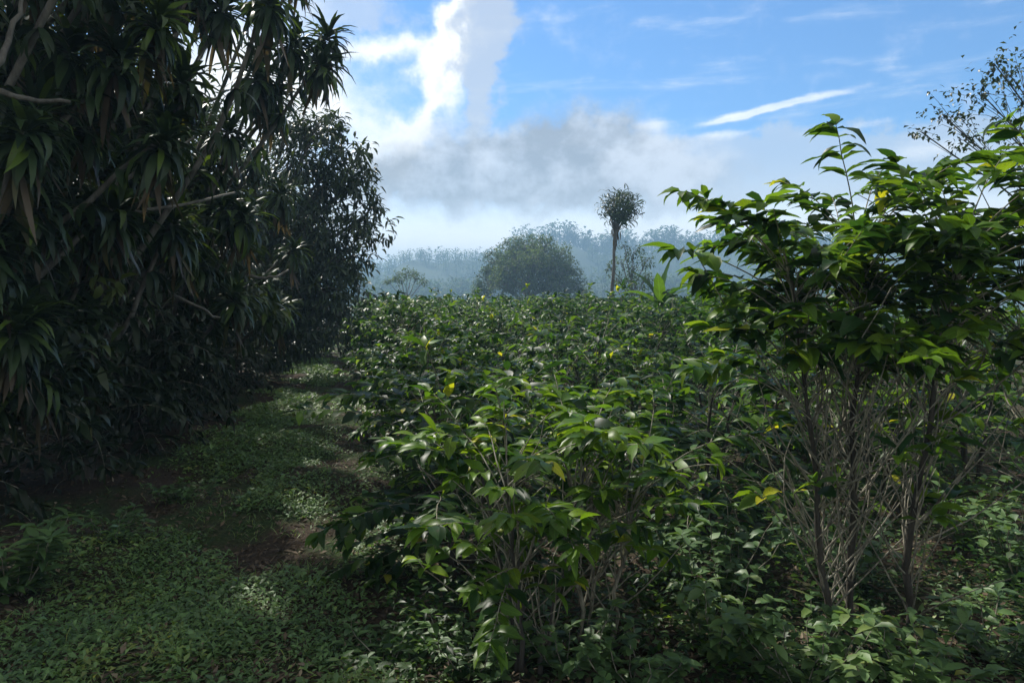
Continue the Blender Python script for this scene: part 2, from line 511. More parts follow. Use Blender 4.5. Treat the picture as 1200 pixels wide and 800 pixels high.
# tall three stemmed bush on the right
p = at(1005, 760, 3.65); z = tz(p[0], p[1])
t = thing('coffee_bush', 'tall coffee bush with three dark stems and leafy crown against the sky', 'coffee bush', (p[0], p[1], z), G_FRONT)
sx = 3.65 / F
stp = [(-38 * sx, 0.0, -84 * sx, 0.05, 1.84), (0, 0.08, 0, 0.12, 2.0), (50 * sx, -0.04, 100 * sx, -0.05, 2.0)]
place_parts(t, coffee_parts(23, 2.2, 0.64, stems=3, nb=140, L=0.165, W=0.07, leaf_start=0.55, node=0.07, umin=0.6, k=6, young=0.42, yellow=0.012, rise=(0.6, 0.95), stem_pts=stp, bare=0.04, twig_r=0.0045, sag=0.62, reach_top=0.95, whips=120, whip_len=(.55, 1.15), whip_tuft=.24, whip_u=(.08, .6), stem_r=.021))
p = at(1290, 800, 3.7); z = tz(p[0], p[1])
t = thing('coffee_bush', 'tall coffee bush cut off by the right edge, pale branches reaching in', 'coffee bush', (p[0], p[1], z), G_FRONT)
stp = [(-0.1, 0.0, -0.36, 0.05, 1.9), (0.05, 0.08, -0.05, 0.12, 2.0), (0.1, -0.04, 0.25, -0.05, 1.8)]
place_parts(t, coffee_parts(22, 2.4, 0.8, stems=3, nb=60, L=0.17, W=0.072, leaf_start=0.55, node=0.075, umin=0.6, k=5, young=0.45, yellow=0.02, rise=(0.6, 0.95), stem_pts=stp, bare=0.1, twig_r=0.0048, sag=0.65, reach_top=0.9, whips=80, whip_len=(.6, 1.2), whip_tuft=.22, whip_u=(.1, .7)))

# ------------------------------------------------------------------ coffee bushes: field rows
protos = []
for i in range(6):
    protos.append(coffee_parts(100 + i, 1.3, 0.84, stems=3, nb=(46, 58, 38, 54, 34, 56)[i], L=(.15, .135, .165, .13, .17, .15)[i], W=0.064, leaf_start=0.3, node=(.06, .056, .07, .06, .075, .06)[i], umin=0.08, k=3,
                               young=(.12, .3, .18, .08, .5, .22)[i], yellow=(.004, .01, .008, .004, .02, .01)[i], rise=(0.05, 1.0), lean=0.16, mat='coffee_far', sag=0.8, whips=14, whip_tuft=.8, whip_u=(.3, .95), whip_len=(.4, .75)))
ORD = ['first', 'second', 'third', 'fourth', 'fifth', 'sixth', 'seventh', 'eighth', 'ninth', 'tenth', 'eleventh', 'twelfth', 'thirteenth', 'fourteenth', 'fifteenth']
rng = random.Random(5)
ROW_S = 1.7
G_FIELD = 'coffee bushes in the field rows'
field_xy = []
for row in range(0, 14):
    n_in_row = 0
    Y = 4.75 + (row % 2) * 0.5
    while Y < 42:
        x = 0.84 - 0.221 * Y + ROW_S * row + rng.gauss(0, 0.12)
        y = Y + rng.gauss(0, 0.15)
        px = 600 + F * x / y
        lim = 1290 if Y < 7.5 else (1230 if Y < 11 else (1000 if Y < 18 else 860))
        if 0.0 < px < lim and not (px > 830 and Y < 5.0):
            s = rng.uniform(0.8, 1.16) * (1.0 + 0.012 * min(20, max(0, Y - 6)) + 0.035 * min(row, 5))
            if Y < 10 and row < 5: s = min(s, 0.77 + 0.045 * (Y - 4.5) + 0.085 * row + rng.uniform(-.08, .10))
            if Y >= 10: s = min(s, 1.18 - 0.004 * (Y - 12) + rng.uniform(-.2, .07))
            loc = (x, y, tz(x, y) - 0.02)
            k = rng.randrange(6)
            if row > 0 and rng.random() < .09: Y += 1.3; continue      # a missing plant
            if Y > 24:
                lab = 'hazy coffee bush at the far end of the field'; grp = 'coffee bushes at the far end of the field'
            else:
                rn = 'row beside the grass path' if row == 0 else '%s row from the path' % ORD[row]
                lab = 'coffee bush, %s from the camera in the %s' % (ORD[min(n_in_row + (1 if row == 0 else 0) , 14)], rn); grp = G_FIELD
            n_in_row += 1
            r_ = thing('coffee_bush', lab, 'coffee bush', loc, grp, rng.uniform(0, 2 * PI), (max(s, .96) * rng.uniform(0.95, 1.15), max(s, .96) * rng.uniform(0.95, 1.15), s))
            place_parts(r_, protos[k])
            field_xy.append((x, y))
        Y += rng.uniform(1.25, 1.6) * (1 if Y < 20 else 1.3)
print('field bushes', len(field_xy))


# ------------------------------------------------------------------ strap leaved trees (left wall)
def rosette(lv, r, c, axis, L, n, dead=8, scale=1.0):
    ax = unit(np.asarray(axis, float))
    a = unit(np.cross(ax, [0.3, 0.5, 0.1])); b = np.cross(ax, a)
    for i in range(n):
        th = i * 2.39996 + r.uniform(-0.3, 0.3)
        e = 1.35 - 2.0 * (i / n) ** 0.85 + r.gauss(0, 0.12)
        rad = a * math.cos(th) + b * math.sin(th)
        d = rad * math.cos(e) + ax * math.sin(e)
        base = np.asarray(c) - ax * (0.16 * scale * i / n) + rad * 0.02
        h = 0.62 if r.random() < 0.03 else max(0, min(0.6, r.gauss(0.25, 0.2)))
        lv.add(base, d, ax + rad * 0.05 + np.array([0, 0, 0.3]), L * r.uniform(0.75, 1.1) * (0.7 if i < 5 else 1), 0.138 * L * r.uniform(0.8, 1.25), r.uniform(0.6, 2.1), h, r.uniform(0.75, 1.25))
    for i in range(dead):
        th = r.uniform(0, 2 * PI)
        rad = a * math.cos(th) + b * math.sin(th)
        d = rad * 0.45 + np.array([0, 0, -1.0])
        base = np.asarray(c) - ax * r.uniform(0.12, 0.3) * scale + rad * 0.02
        lv.add(base, d, rad, L * r.uniform(0.8, 1.3), 0.12 * L, r.uniform(-0.2, 0.5), r.uniform(0.80, 1.0), r.uniform(0.6, 1.2))


def strap_tree(label, base, heads, seed, L=0.5, n=46, extra=0, loose=(), group='strap-leaved trees on the left'):
    r = random.Random(seed)
    root_p = np.array([base[0], base[1], tz(base[0], base[1]) - 0.05])
    t = thing('strap_leaved_tree', label, 'tree', tuple(root_p), group)
    lv = Leaves(r)
    H = [np.asarray(h) - root_p for h in heads]
    if L < 0.41:                            # side heads branching off beside the main ones
        H += [h + np.array([r.gauss(0, .3), r.gauss(0, .3), r.gauss(-.15, .3)]) for h in H[:14]]
    zmax = max(h[2] for h in H)
    trunk_top = np.mean(H, axis=0) * 0.35; trunk_top[2] = zmax * 0.55
    tp = wobble(bez((0, 0, 0), (trunk_top[0] * 0.1, trunk_top[1] * 0.1, trunk_top[2] * 0.6), trunk_top, 9), 0.03, r)
    tb = Tubes(); tb.add(tp, np.linspace(0.09, 0.055, 9), 9)
    link('trunk', tb.mesh('trunk', M['dimbark']), t)
    for h in H:
        u = min(0.98, max(0.08, (h[2] / zmax) * 0.75 - 0.12))
        f = u * 8; i0 = min(int(f), 7)
        p0 = tp[i0] + (tp[i0 + 1] - tp[i0]) * (f - i0)
        mid = (p0 + h) / 2 + np.array([r.gauss(0, 0.12), r.gauss(0, 0.12), r.uniform(-0.3, 0.15)])
        P = wobble(bez(p0, mid, h, 9), 0.02, r)
        bt = Tubes(); bt.add(P, np.linspace(0.034, 0.018, 9), 7)
        link('branch', bt.mesh('branch', M['branch']), t)
        ax = unit(P[-1] - P[-2]) * 0.6 + np.array([0, 0, 0.8])
        rosette(lv, r, h, ax, L * r.uniform(0.85, 1.15), n, dead=r.randrange(6, 14))
        # leaves along the last stretch of the branch
        for q in range(int(extra)):
            tt = r.uniform(0.45, 0.95); pp = P[int(tt * 8)]
            th = r.uniform(0, 2 * PI)
            lv.add(pp, (math.cos(th), math.sin(th), r.uniform(-0.9, 0.3)), (0, 0, 1), L * r.uniform(0.6, 1), 0.16 * L, r.uniform(0.5, 1.6), max(0, min(0.5, r.gauss(0.2, 0.12))), r.uniform(0.7, 1.2))
    for pts in loose:                       # long bare limbs that show pale against the leaves
        P = np.array([at(*q) for q in pts]) - root_p
        P = wobble(bez(P[0], P[1] * 2 - (P[0] + P[2]) / 2, P[2], 10), 0.012, r)
        bt = Tubes(); bt.add(P, np.linspace(0.022, 0.012, 10), 6)
        link('bare_branch', bt.mesh('bare_branch', M['branch']), t)
    link('crown', lv.mesh('crown', M['strap'], k=4, profile='strap', fold=0.25, wave=0.06), t)
    return t


def px_heads(lst):
    return [at(*h) for h in lst]


strap_tree('nearest strap-leaved tree on the left, hanging leaves filling the top corner', (-4.4, 4.9),
           px_heads([(15, 30, 5.0), (85, 50, 5.3), (50, -60, 5.0), (130, -25, 5.6), (20, 165, 5.0), (105, 140, 5.5), (-70, 90, 5.0), (45, 235, 5.2), (-10, 280, 4.9), (20, 380, 5.0), (60, 90, 6.2), (125, 70, 6.0), (10, 100, 6), (60, 190, 6), (110, 245, 6), (-40, -20, 5.4), (40, -160, 4.6), (-60, -150, 4.6), (140, -180, 4.8), (-160, -60, 4.4), (-120, -230, 4.2), (80, -280, 4.4), (-200, -330, 3.8), (230, -230, 5.4), (-180, 80, 4.6)]), 31, L=0.37, n=70, extra=26, loose=[((-30, 100, 4.5), (30, 116, 4.55), (82, 120, 4.7)), ((-10, 90, 4.5), (12, 45, 4.6), (28, -10, 4.7))])  # heads high above the frame are added to block skylight
strap_tree('second strap-leaved tree on the left, open heads against the bright cloud', (-3.95, 6.7),
           px_heads([(185, 40, 7.0), (262, 2, 7.3), (160, -45, 7.0), (140, 195, 6.7), (195, 140, 7.0), (205, 255, 7.1), (120, 280, 6.6), (150, 105, 7.3), (165, 240, 7.5), (230, -40, 7.2), (95, 360, 6.4)]), 32, L=0.4, n=66, extra=20, loose=[((60, 262, 6.3), (190, 244, 6.6), (275, 226, 7.4)), ((105, 232, 6.2), (165, 200, 6.4), (226, 162, 6.8)), ((70, 400, 6.0), (95, 300, 6.1), (75, 200, 6.2))])
strap_tree('strap-leaved tree with heavy drooping heads leaning out over the path', (-4.5, 8.8),
           px_heads([(345, 48, 9.0), (378, 72, 9.2), (303, 85, 8.8), (322, 108, 9.2), (268, 150, 8.6), (310, -5, 9.0), (262, 240, 8.5), (355, -40, 9.2), (235, 305, 8.4), (240, 200, 8.8), (285, 250, 8.6), (220, 250, 8.9), (385, 40, 9.4), (275, 345, 8.8)]), 33, L=0.42, n=70, extra=14, loose=[((185, 335, 7.7), (225, 355, 7.8), (258, 372, 8)), ((190, 125, 8), (235, 122, 8.2), (268, 106, 8.4)), ((290, 322, 9), (320, 325, 9.2), (338, 316, 9.4))])
strap_tree('strap-leaved tree half hidden behind the leaning one on the left', (-5.1, 11.2),
           px_heads([(300, 185, 11), (330, 225, 11), (275, 280, 10.6), (305, 330, 10.6), (345, 290, 11), (240, 130, 11), (250, 310, 11), (275, 220, 11.2), (325, 360, 10.8)]), 34, L=0.44, n=60, extra=14)


# ------------------------------------------------------------------ broad leaved trees
def broad_tree(name, label, base, lobes, seed, L=0.16, W=0.05, per=16, clusters=60, trunk_r=0.14, k=3, mat='broad', group=None, droop=(0.4, 1.6), bark='branch', fork=0.35, fill=0.55, hue=(0.3, 0.2), cat='tree', down=0.25, sc=0.16):
    """lobes: list of (world centre, radius) that make up the crown"""
    r = random.Random(seed)
    root_p = np.array([base[0], base[1], tz(base[0], base[1]) - 0.05])
    t = thing(name, label, cat, tuple(root_p), group)
    lv = Leaves(r)
    lob = [(np.asarray(c, float) - root_p, R) for c, R in lobes]
    top = max(c[2] for c, R in lob)
    cx = np.mean([c for c, R in lob], axis=0)
    tt = np.array([cx[0] * 0.5, cx[1] * 0.5, top * 0.62])
    tp = wobble(bez((0, 0, 0), (tt[0] * 0.15, tt[1] * 0.15, tt[2] * 0.55), tt, 9), trunk_r * 0.25, r)
    tb = Tubes(); tb.add(tp, np.linspace(trunk_r, trunk_r * 0.5, 9), 9)
    link('trunk', tb.mesh('trunk', M[bark]), t)
    lt = Tubes()
    for c, R in lob:
        lobe_h = r.gauss(0, .13)
        u = min(0.97, max(fork, (c[2] / top) * 0.8))
        f = u * 8; i0 = min(int(f), 7)
        p0 = tp[i0] + (tp[i0 + 1] - tp[i0]) * (f - i0)
        P = wobble(bez(p0, (p0 + c) / 2 + np.array([0, 0, R * 0.25]), c, 7), R * 0.06, r)
        lt.add(P, np.linspace(trunk_r * 0.42, trunk_r * 0.16, 7), 6)
        nc = int(clusters * R * R * 1.2) + 4
        for q in range(nc):
            d = unit(np.array([r.gauss(0, 1), r.gauss(0, 1), r.gauss(0, 1) * 0.9]))
            rr = R * (r.uniform(fill, 1.0) if r.random() < 0.8 else r.uniform(0.1, fill)) * r.uniform(0.85, 1.12)
            e = c + d * rr
            if q % 2 == 0:
                lt.add(wobble(bez(P[-1 - (q % 3)], (c + e) / 2 + np.array([0, 0, R * 0.1]), e, 4), R * 0.04, r), np.linspace(trunk_r * 0.11, trunk_r * 0.035, 4), 4)
            ax = unit(d + np.array([0, 0, 0.3]))
            hh = max(0, min(0.85, r.gauss(hue[0], hue[1]) + lobe_h))
            for m in range(per):
                dd = unit(ax * 0.5 + np.array([r.gauss(0, 0.7), r.gauss(0, 0.7), r.gauss(-down, 0.55)]))
                lv.add(e + dd * L * 0.15 + np.array([r.gauss(0, 1), r.gauss(0, 1), r.gauss(0, 1)]) * sc * R * 0.8, dd, (r.gauss(0, 0.3), r.gauss(0, 0.3), 1), L * r.uniform(0.7, 1.15), W * r.uniform(0.8, 1.2), r.uniform(*droop), max(0, min(0.8, hh + r.gauss(0, 0.1))), r.uniform(0.75, 1.25))
    link('branches', lt.mesh('branches', M[bark]), t)
    link('crown', lv.mesh('crown', M[mat], k=k), t)
    return t


def L_(lst):
    return [(at(px, py, Y), R) for px, py, Y, R in lst]


G_LB = 'broad-leaved trees behind the strap-leaved ones'
broad_tree('broad_leaved_tree', 'broad-leaved tree with drooping tips, right end of the dark tree wall', (-6.0, 15.8),
           L_([(372, 145, 15.5, .55), (402, 178, 15.5, .6), (418, 215, 15.5, .6), (425, 258, 15.5, .62), (412, 300, 15.5, .6), (380, 215, 15.5, .8), (345, 190, 15.8, .8), (335, 150, 15.8, .55), (370, 275, 15.5, .9),
               (330, 250, 15.8, 1.0), (330, 320, 15.3, 1.0), (385, 340, 15.3, .8), (405, 365, 15.5, .6), (300, 290, 16, 1.0), (295, 380, 15, .9), (345, 385, 15.2, .75), (270, 230, 16, 1.0), (375, 385, 16.5, .6)]),
           41, L=0.24, W=0.062, per=15, clusters=48, group=G_LB, sc=0.14)
broad_tree('broad_leaved_tree', 'dark broad-leaved tree closing the far end of the path', (-6.3, 21.5),
           L_([(330, 300, 21, 1.4), (360, 350, 21, 1.2), (395, 330, 21, 1.0), (310, 370, 21, 1.4), (350, 395, 21, .9), (385, 385, 21.5, .9), (290, 320, 21, 1.6), (405, 380, 22, .7), (330, 250, 21.5, 1.3), (370, 285, 21, 1.2), (250, 300, 22, 2.0), (200, 330, 22, 2.2), (285, 365, 21, 1.8), (240, 380, 21, 2.0), (300, 240, 23, 1.8), (230, 260, 23, 2.2), (352, 408, 20.5, .7)]),  # large left-hand lobes added to keep sun off the path end
           42, L=0.28, W=0.085, per=14, clusters=26, group=G_LB, trunk_r=0.18)
broad_tree('broad_leaved_tree', 'dense dark tree behind the nearest strap-leaved tree at the left edge', (-5.6, 6.2),
           [((-5.4, 6.4, 1.0), 1.2), ((-5.2, 6.2, 2.6), 1.2), ((-4.9, 6.6, 3.9), 1.1), ((-5.6, 7.2, 4.6), 1.1), ((-4.6, 5.8, 3.2), .8), ((-5.3, 7.4, 1.8), 1.3), ((-4.5, 6.0, 1.6), .9), ((-5.0, 5.6, 4.9), 1.0), ((-4.3, 6.6, 5.0), .8), ((-4.7, 7.0, 3.0), .9), (at(150, 235, 7.3), .6), (at(90, 330, 6.3), .55), (at(60, 440, 5.9), .6), (at(130, 120, 7.2), .5)],
           43, L=0.2, W=0.07, per=16, clusters=44, group=G_LB)
broad_tree('broad_leaved_tree', 'dense dark tree in the shade behind the leaning strap-leaved tree', (-6.4, 9.8),
           [((-6.2, 10, 1.0), 1.4), ((-6.0, 10, 2.6), 1.4), ((-5.6, 10.4, 3.7), 1.0), ((-6.6, 9.4, 4.2), 1.3), ((-5.4, 9.6, 1.8), 1.0), ((-5.3, 10.6, 2.9), .9), ((-6.9, 10.8, 3.2), 1.4), ((-5.2, 9.8, 3.9), .8), ((-5.9, 10.2, 4.9), .9), (at(230, 290, 8.9), .6), (at(195, 400, 8.4), .6), (at(250, 220, 9), .5), (at(165, 460, 7.9), .5), (at(285, 340, 9.6), .55)],
           44, L=0.2, W=0.07, per=16, clusters=40, group=G_LB)
broad_tree('broad_leaved_tree', 'dense dark tree in the middle of the left tree wall', (-7.2, 13.6),
           [((-7.0, 14, 1.2), 1.6), ((-6.8, 14, 3.0), 1.5), ((-6.2, 13.6, 4.2), 1.0), ((-7.6, 13.8, 4.6), 1.4), ((-6.2, 13.8, 2.2), 1.0), ((-6.3, 14.4, 0.9), .9), ((-5.9, 13.4, 5.2), .8), ((-6.6, 13.8, 5.9), 1.0)],
           45, L=0.22, W=0.075, per=15, clusters=34, group=G_LB)

# undergrowth shrubs under the tree wall, gloom put into their leaf colour
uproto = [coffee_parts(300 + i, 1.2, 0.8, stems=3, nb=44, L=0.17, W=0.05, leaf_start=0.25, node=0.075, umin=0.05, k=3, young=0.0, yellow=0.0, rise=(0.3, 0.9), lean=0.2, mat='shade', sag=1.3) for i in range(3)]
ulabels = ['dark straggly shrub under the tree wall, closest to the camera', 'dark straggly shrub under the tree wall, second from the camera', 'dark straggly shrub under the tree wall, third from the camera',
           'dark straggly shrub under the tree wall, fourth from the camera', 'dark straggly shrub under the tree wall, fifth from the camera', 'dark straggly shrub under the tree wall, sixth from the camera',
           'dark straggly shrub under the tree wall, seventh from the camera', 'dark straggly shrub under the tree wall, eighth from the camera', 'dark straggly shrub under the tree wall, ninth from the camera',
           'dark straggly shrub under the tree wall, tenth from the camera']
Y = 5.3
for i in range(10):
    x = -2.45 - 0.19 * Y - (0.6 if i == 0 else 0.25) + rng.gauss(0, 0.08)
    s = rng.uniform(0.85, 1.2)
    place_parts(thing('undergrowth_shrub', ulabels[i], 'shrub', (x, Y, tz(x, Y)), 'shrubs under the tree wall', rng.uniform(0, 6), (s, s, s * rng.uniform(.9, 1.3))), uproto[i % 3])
    Y += rng.uniform(1.1, 1.5)

# ------------------------------------------------------------------ trees beyond the field
p = at(716, 350, 30)
r = random.Random(61)
t = thing('strap_leaved_tree', 'lone slim strap-leaved tree with a tufted head above the field', 'tree', (p[0], 30, tz(p[0], 30) - 0.05))
hp = [at(x, y, 30 + d) for x, y, d in ((727, 240, -.4), (727, 240, .4), (713, 246, 0), (742, 243, 0), (735, 234, .2), (719, 234, -.2))]
fork = at(721, 276, 30) - np.array(t.location)
tp = wobble(bez((0, 0, 0), (0.02, 0, fork[2] * 0.5), fork, 8), 0.02, r)
tb = Tubes(); tb.add(tp, np.linspace(0.09, 0.055, 8), 8); link('trunk', tb.mesh('trunk', M['branch']), t)
lv = Leaves(r)
for h in hp:
    h = h - np.array(t.location)
    bt = Tubes(); bt.add(bez(fork, (fork + h) / 2 + [0, 0, 0.15], h, 6), np.linspace(0.05, 0.025, 6), 6)
    link('branch', bt.mesh('branch', M['branch']), t)
cc = at(727, 243, 30) - np.array(t.location)
for q in range(900):
    d = unit(np.array([r.gauss(0, 1), r.gauss(0, 1), r.gauss(0.1, 1)]))
    b = cc + d * np.array([.74, .74, .66]) * r.uniform(.25, 1) ** .6 * (1 + .26 * math.sin(4 * math.atan2(d[1], d[0]) + 1) )
    dd = d * .8 + np.array([r.gauss(0, .4), r.gauss(0, .4), r.gauss(.1, .4)])
    lv.add(b, dd, d + np.array([0, 0, .6]), (.3 + .12 * r.random()) * r.uniform(.7, 1.2), .05 * r.uniform(.8, 1.2), r.uniform(.8, 2.2), max(0, min(.55, r.gauss(.25, .2))), r.uniform(.75, 1.3))
for q in range(46):                     # dead leaves hanging along the neck
    u = r.random(); b = fork + (hp[r.randrange(6)] - np.array(t.location) - fork) * u * .5 - [0, 0, .35 * r.random()]
    a = r.uniform(0, 6.28)
    lv.add(b, (math.cos(a) * .3, math.sin(a) * .3, -1), (math.cos(a), math.sin(a), 0), .4, .04, r.uniform(-.2, .4), r.uniform(.8, 1), .8)
link('crown', lv.mesh('crown', M['strap'], k=3, profile='strap', fold=0.25, wave=0.05), t)

G_V = 'trees beyond the field'
def dome(px0, px1, ytop, ybot, Y, n, R, seed):
    r = random.Random(seed); out = []
    cx, hw = (px0 + px1) / 2, (px1 - px0) / 2
    s = Y / F
    for i in range(n):
        a = PI * (i + 0.5) / n
        q = math.sqrt(r.random()) * (0.95 if i % 2 else 1.0)
        px = cx + hw * math.cos(a) * q * 0.82
        py = ybot - (ybot - ytop) * math.sin(a) ** 0.8 * (0.35 + 0.6 * q)
        c = at(px, py + R / s * 0.35, Y + r.uniform(-1, 1) * hw * s * 0.6)
        out.append((c, R * r.uniform(0.75, 1.15)))
    return out
broad_tree('round_tree', 'big round dense tree standing alone beyond the coffee field', (at(618, 350, 85)[0], 85), [(at(620 + (x - 620) * .93, y + 3, 85 + dz), R * .92) for x, y, dz, R in ((598, 293, 0, 1.7), (616, 288, 2, 1.8), (638, 289, -1, 1.8), (658, 297, 1, 1.7), (577, 305, 1, 1.7), (600, 309, -3, 1.9), (627, 306, -4, 2.0), (650, 312, -3, 1.8), (671, 314, 0, 1.6),
            (566, 326, 0, 1.5), (588, 331, -3, 1.7), (614, 332, -4, 1.8), (640, 333, -4, 1.7), (663, 332, -2, 1.6), (682, 335, 0, 1.4), (560, 342, 0, 1.3), (690, 346, 1, 1.1), (620, 305, 4, 2.2), (590, 318, 4, 1.9), (655, 320, 4, 1.9))], 71, L=0.36, W=0.18, per=13, clusters=22, trunk_r=0.4, k=2, mat='far', group=G_V, fill=0.75, down=0.0, hue=(0.55, 0.2))
broad_tree('flat_topped_tree', 'small flat-topped tree left of the big round tree', (at(476, 350, 80)[0], 80),
           [(at(x, y, 80 + dz), R) for x, y, dz, R in ((476, 320, 0, .8), (462, 325, 1, .75), (489, 325, -1, .75), (470, 328, -1, .6), (483, 320, 1, .6), (497, 329, 0, .55), (455, 329, 0, .5))], 72, L=0.3, W=0.14, per=8, clusters=22, trunk_r=0.14, k=2, mat='far', group=G_V, hue=(0.6, 0.15))
broad_tree('airy_tree', 'airy grey-green tree right behind the slim tufted tree', (at(742, 350, 48)[0], 48),
           [(at(x, y, 48 + dz), R) for x, y, dz, R in ((742, 296, 0, .65), (728, 306, .6, .6), (756, 308, -.5, .65), (740, 318, .5, .8), (722, 326, 0, .6), (758, 326, .4, .6), (745, 334, -.4, .8), (732, 290, .3, .4), (716, 314, -.3, .4))], 73, L=0.24, W=0.10, per=7, clusters=30, trunk_r=0.12, k=2, mat='far', group=G_V, hue=(0.45, 0.15))
# shrubs along the far border of the field
G_B = 'tall shrubs along the far border of the field'
bl = ['tall pale green shrub at the far border, in front of the big round tree', 'rounded dark shrub at the far border, right below the round tree', 'leafy shrub at the far border beneath the flat-topped tree', 'feathery shrub at the far left border of the field beside the trees', 'bright shrub at the far border between round tree and slim tufted tree', 'shrub at the far border just left of the big round tree']
for i, (px, Yb, top, hw) in enumerate([(590, 44, 344, 28), (640, 40, 338, 34), (480, 46, 350, 30), (440, 42, 350, 26), (690, 44, 346, 30), (535, 45, 346, 32)]):
    s = Yb / F
    lobes = [(at(px + dx * hw, top + 26 + abs(dx) * 8 + dy, Yb + dx), 0.75) for dx, dy in ((-.8, 4), (-.3, 0), (.2, 2), (.7, 3), (0, 14), (-.5, 18), (.5, 18))]
    broad_tree('border_shrub', bl[i], (at(px, 350, Yb)[0], Yb), lobes, 80 + i, L=0.26, W=0.09, per=12, clusters=34, trunk_r=0.06, k=2, mat='far', group=G_B, hue=(0.45 + 0.08 * (i % 3), 0.15), cat='shrub')

# banana plant beside the tall bush
p = at(774, 350, 13)
t = thing('banana_plant', 'banana plant with upright blades, just left of the tall coffee bush', 'plant', (p[0], 13, tz(p[0], 13)))
r = random.Random(9)
tb = Tubes(); tb.add(bez((0, 0, -.05), (0.02, 0, .85), (0, 0, 1.7), 6), np.linspace(0.07, 0.045, 6), 8); link('stem', tb.mesh('stem', M['branch']), t)
for a, e, ln, dr in ((0.3, 1.5, 0.95, .25), (2.6, 1.3, 0.95, .9), (4.4, 1.25, 0.9, .9), (0.2, 1.0, 1.0, 1.3), (3.4, 0.95, 1.0, 1.4), (5.5, 1.1, .9, 1.2)):
    lv = Leaves(r)
    lv.add((0, 0, 1.55), (math.cos(a) * math.cos(e), math.sin(a) * math.cos(e), math.sin(e)), (-math.cos(a), -math.sin(a), .7), ln, 0.2, dr, r.uniform(0.25, 0.5), 1.1)
    link('leaf', lv.mesh('leaf', M['coffee'], k=10, profile='oval', fold=0.3, wave=0.05), t)

# tree at the top right, only its thin outer branches in view
lob = [(at(1150, 110, 9), .42), (at(1185, 90, 9), .4), (at(1105, 135, 9), .36), (at(1130, 165, 9), .36), (at(1180, 150, 9.2), .5), (at(1080, 155, 9), .2), (at(1195, 195, 9), .4), (at(1250, 120, 9), .8), (at(1260, 30, 9), .6), (at(1300, 200, 9), .9), (at(1165, 75, 9), .22), (at(1215, 60, 9), .35)]
broad_tree('small_leaved_tree', 'thin tree with small dark leaves at the top right corner', (8.6, 9.8), lob, 91, L=0.075, W=0.045, per=5, clusters=90, trunk_r=0.04, k=2, mat='broad', fill=0.2, down=0.1, sc=0.14)

# ------------------------------------------------------------------ weeds and low plants
def weed(label, x, y, h, n, L, seed, hue=0.35, spread=0.2, name='weed_plant', grp='leafy weeds under the coffee bushes', mat='weed', W=0.55):
    r = random.Random(seed)
    t = thing(name, label, 'plant', (x, y, tz(x, y)), grp)
    lv = Leaves(r); st = Tubes()
    for i in range(n):
        a = r.uniform(0, 2 * PI); rr = spread * math.sqrt(r.random())
        b = np.array([rr * math.cos(a) * .8, rr * math.sin(a) * .8, -0.02])
        hh = h * r.uniform(0.5, 1.05)
        e = b + np.array([math.cos(a) * hh * r.uniform(0, .45), math.sin(a) * hh * r.uniform(0, .45), hh])
        P = wobble(bez((0, 0, -.03), (b + e) / 2 + [0, 0, hh * .1], e, 6), 0.008, r)
        st.add(P, np.linspace(0.004, 0.0018, 6), 4)
        for q in range(1, 6):
            for m in range(3 if q < 5 else 5):
                th = r.uniform(0, 2 * PI)
                lv.add(P[q], (math.cos(th), math.sin(th), r.uniform(-.1, .6)), (r.gauss(0, .2), r.gauss(0, .2), 1), L * r.uniform(.6, 1.15), L * W * r.uniform(.8, 1.1), r.uniform(.2, .9), max(0, min(1, r.gauss(hue, .14))), r.uniform(.75, 1.25))
    link('stems', st.mesh('stems', M['twig']), t)
    link('foliage', lv.mesh('foliage', M[mat], k=3), t)


def gp(px, py):
    """ground point under photo pixel"""
    a, b = (px - 600) / F, (400 - py) / F
    d = np.array([a, math.cos(PITCH) + b * math.sin(PITCH), -math.sin(PITCH) + b * math.cos(PITCH)])
    s = -CAM_H / d[2]
    return d[0] * s, d[1] * s


for i, (lab, px, py, h, n, L) in enumerate([
        ('pale green leafy weed left of the tall bush stems', 835, 770, .34, 16, .075),
        ('leafy weed at the foot of the three dark stems', 940, 800, .3, 16, .075),
        ('bright green weed at the bottom edge, right of the dark stems', 1070, 808, .26, 15, .08),
        ('spreading weed behind the three dark stems', 990, 690, .36, 16, .07),
        ('leafy weed on the right, behind the bare soil patch', 1130, 640, .42, 18, .075),
        ('weed in the shade between the slim front bush and tall bush', 790, 690, .36, 14, .07),
        ('weed near the bottom edge below the slim front bush', 745, 812, .22, 12, .06),
        ('big leafy weed at the right edge below pale branches', 1190, 680, .4, 15, .08),
        ('shaded weed at the foot of the sparse front bush', 560, 790, .24, 14, .06),
        ('weed between the two front bushes, close to the bottom edge', 665, 790, .3, 14, .065),
        ('tall leafy weed between slim front bush and pale green weed', 850, 700, .42, 16, .075),
        ('weed beyond the soil patch at bottom right', 1165, 770, .24, 12, .07)]):
    x, y = gp(px, py)
    weed(lab, x, y, h * 1.15, n, L * 1.25, 400 + i, spread=.26, hue=(.42 if i in (0, 1, 2, 4) else .2))
x, y = gp(22, 700)
weed('low broad-leaved plant at the left edge of the path', x, y, .42, 16, .15, 420, hue=.2, spread=.22, name='low_plant', grp=None, W=.36)
for i, (lab, px, py) in enumerate([('dark low weed clump by the path under the left trees', 130, 640), ('dark low weed clump at path edge below the straggly shrubs', 215, 585), ('low weed clump at the right edge of the path by the front bush', 455, 770)]):
    x, y = gp(px, py)
    weed(lab, x, y, .2, 16, .07, 430 + i, hue=.15, spread=.3, grp='low weed clumps along the path')


def path_c(y):      # centre line of the path
    return -0.85 - 0.225 * y


def patch(x, y):
    return mnoise.noise(Vector((x * 1.2, y * 0.8, 3.3))) + 0.5 * mnoise.noise(Vector((x * 3.1, y * 2.3, 7.7)))


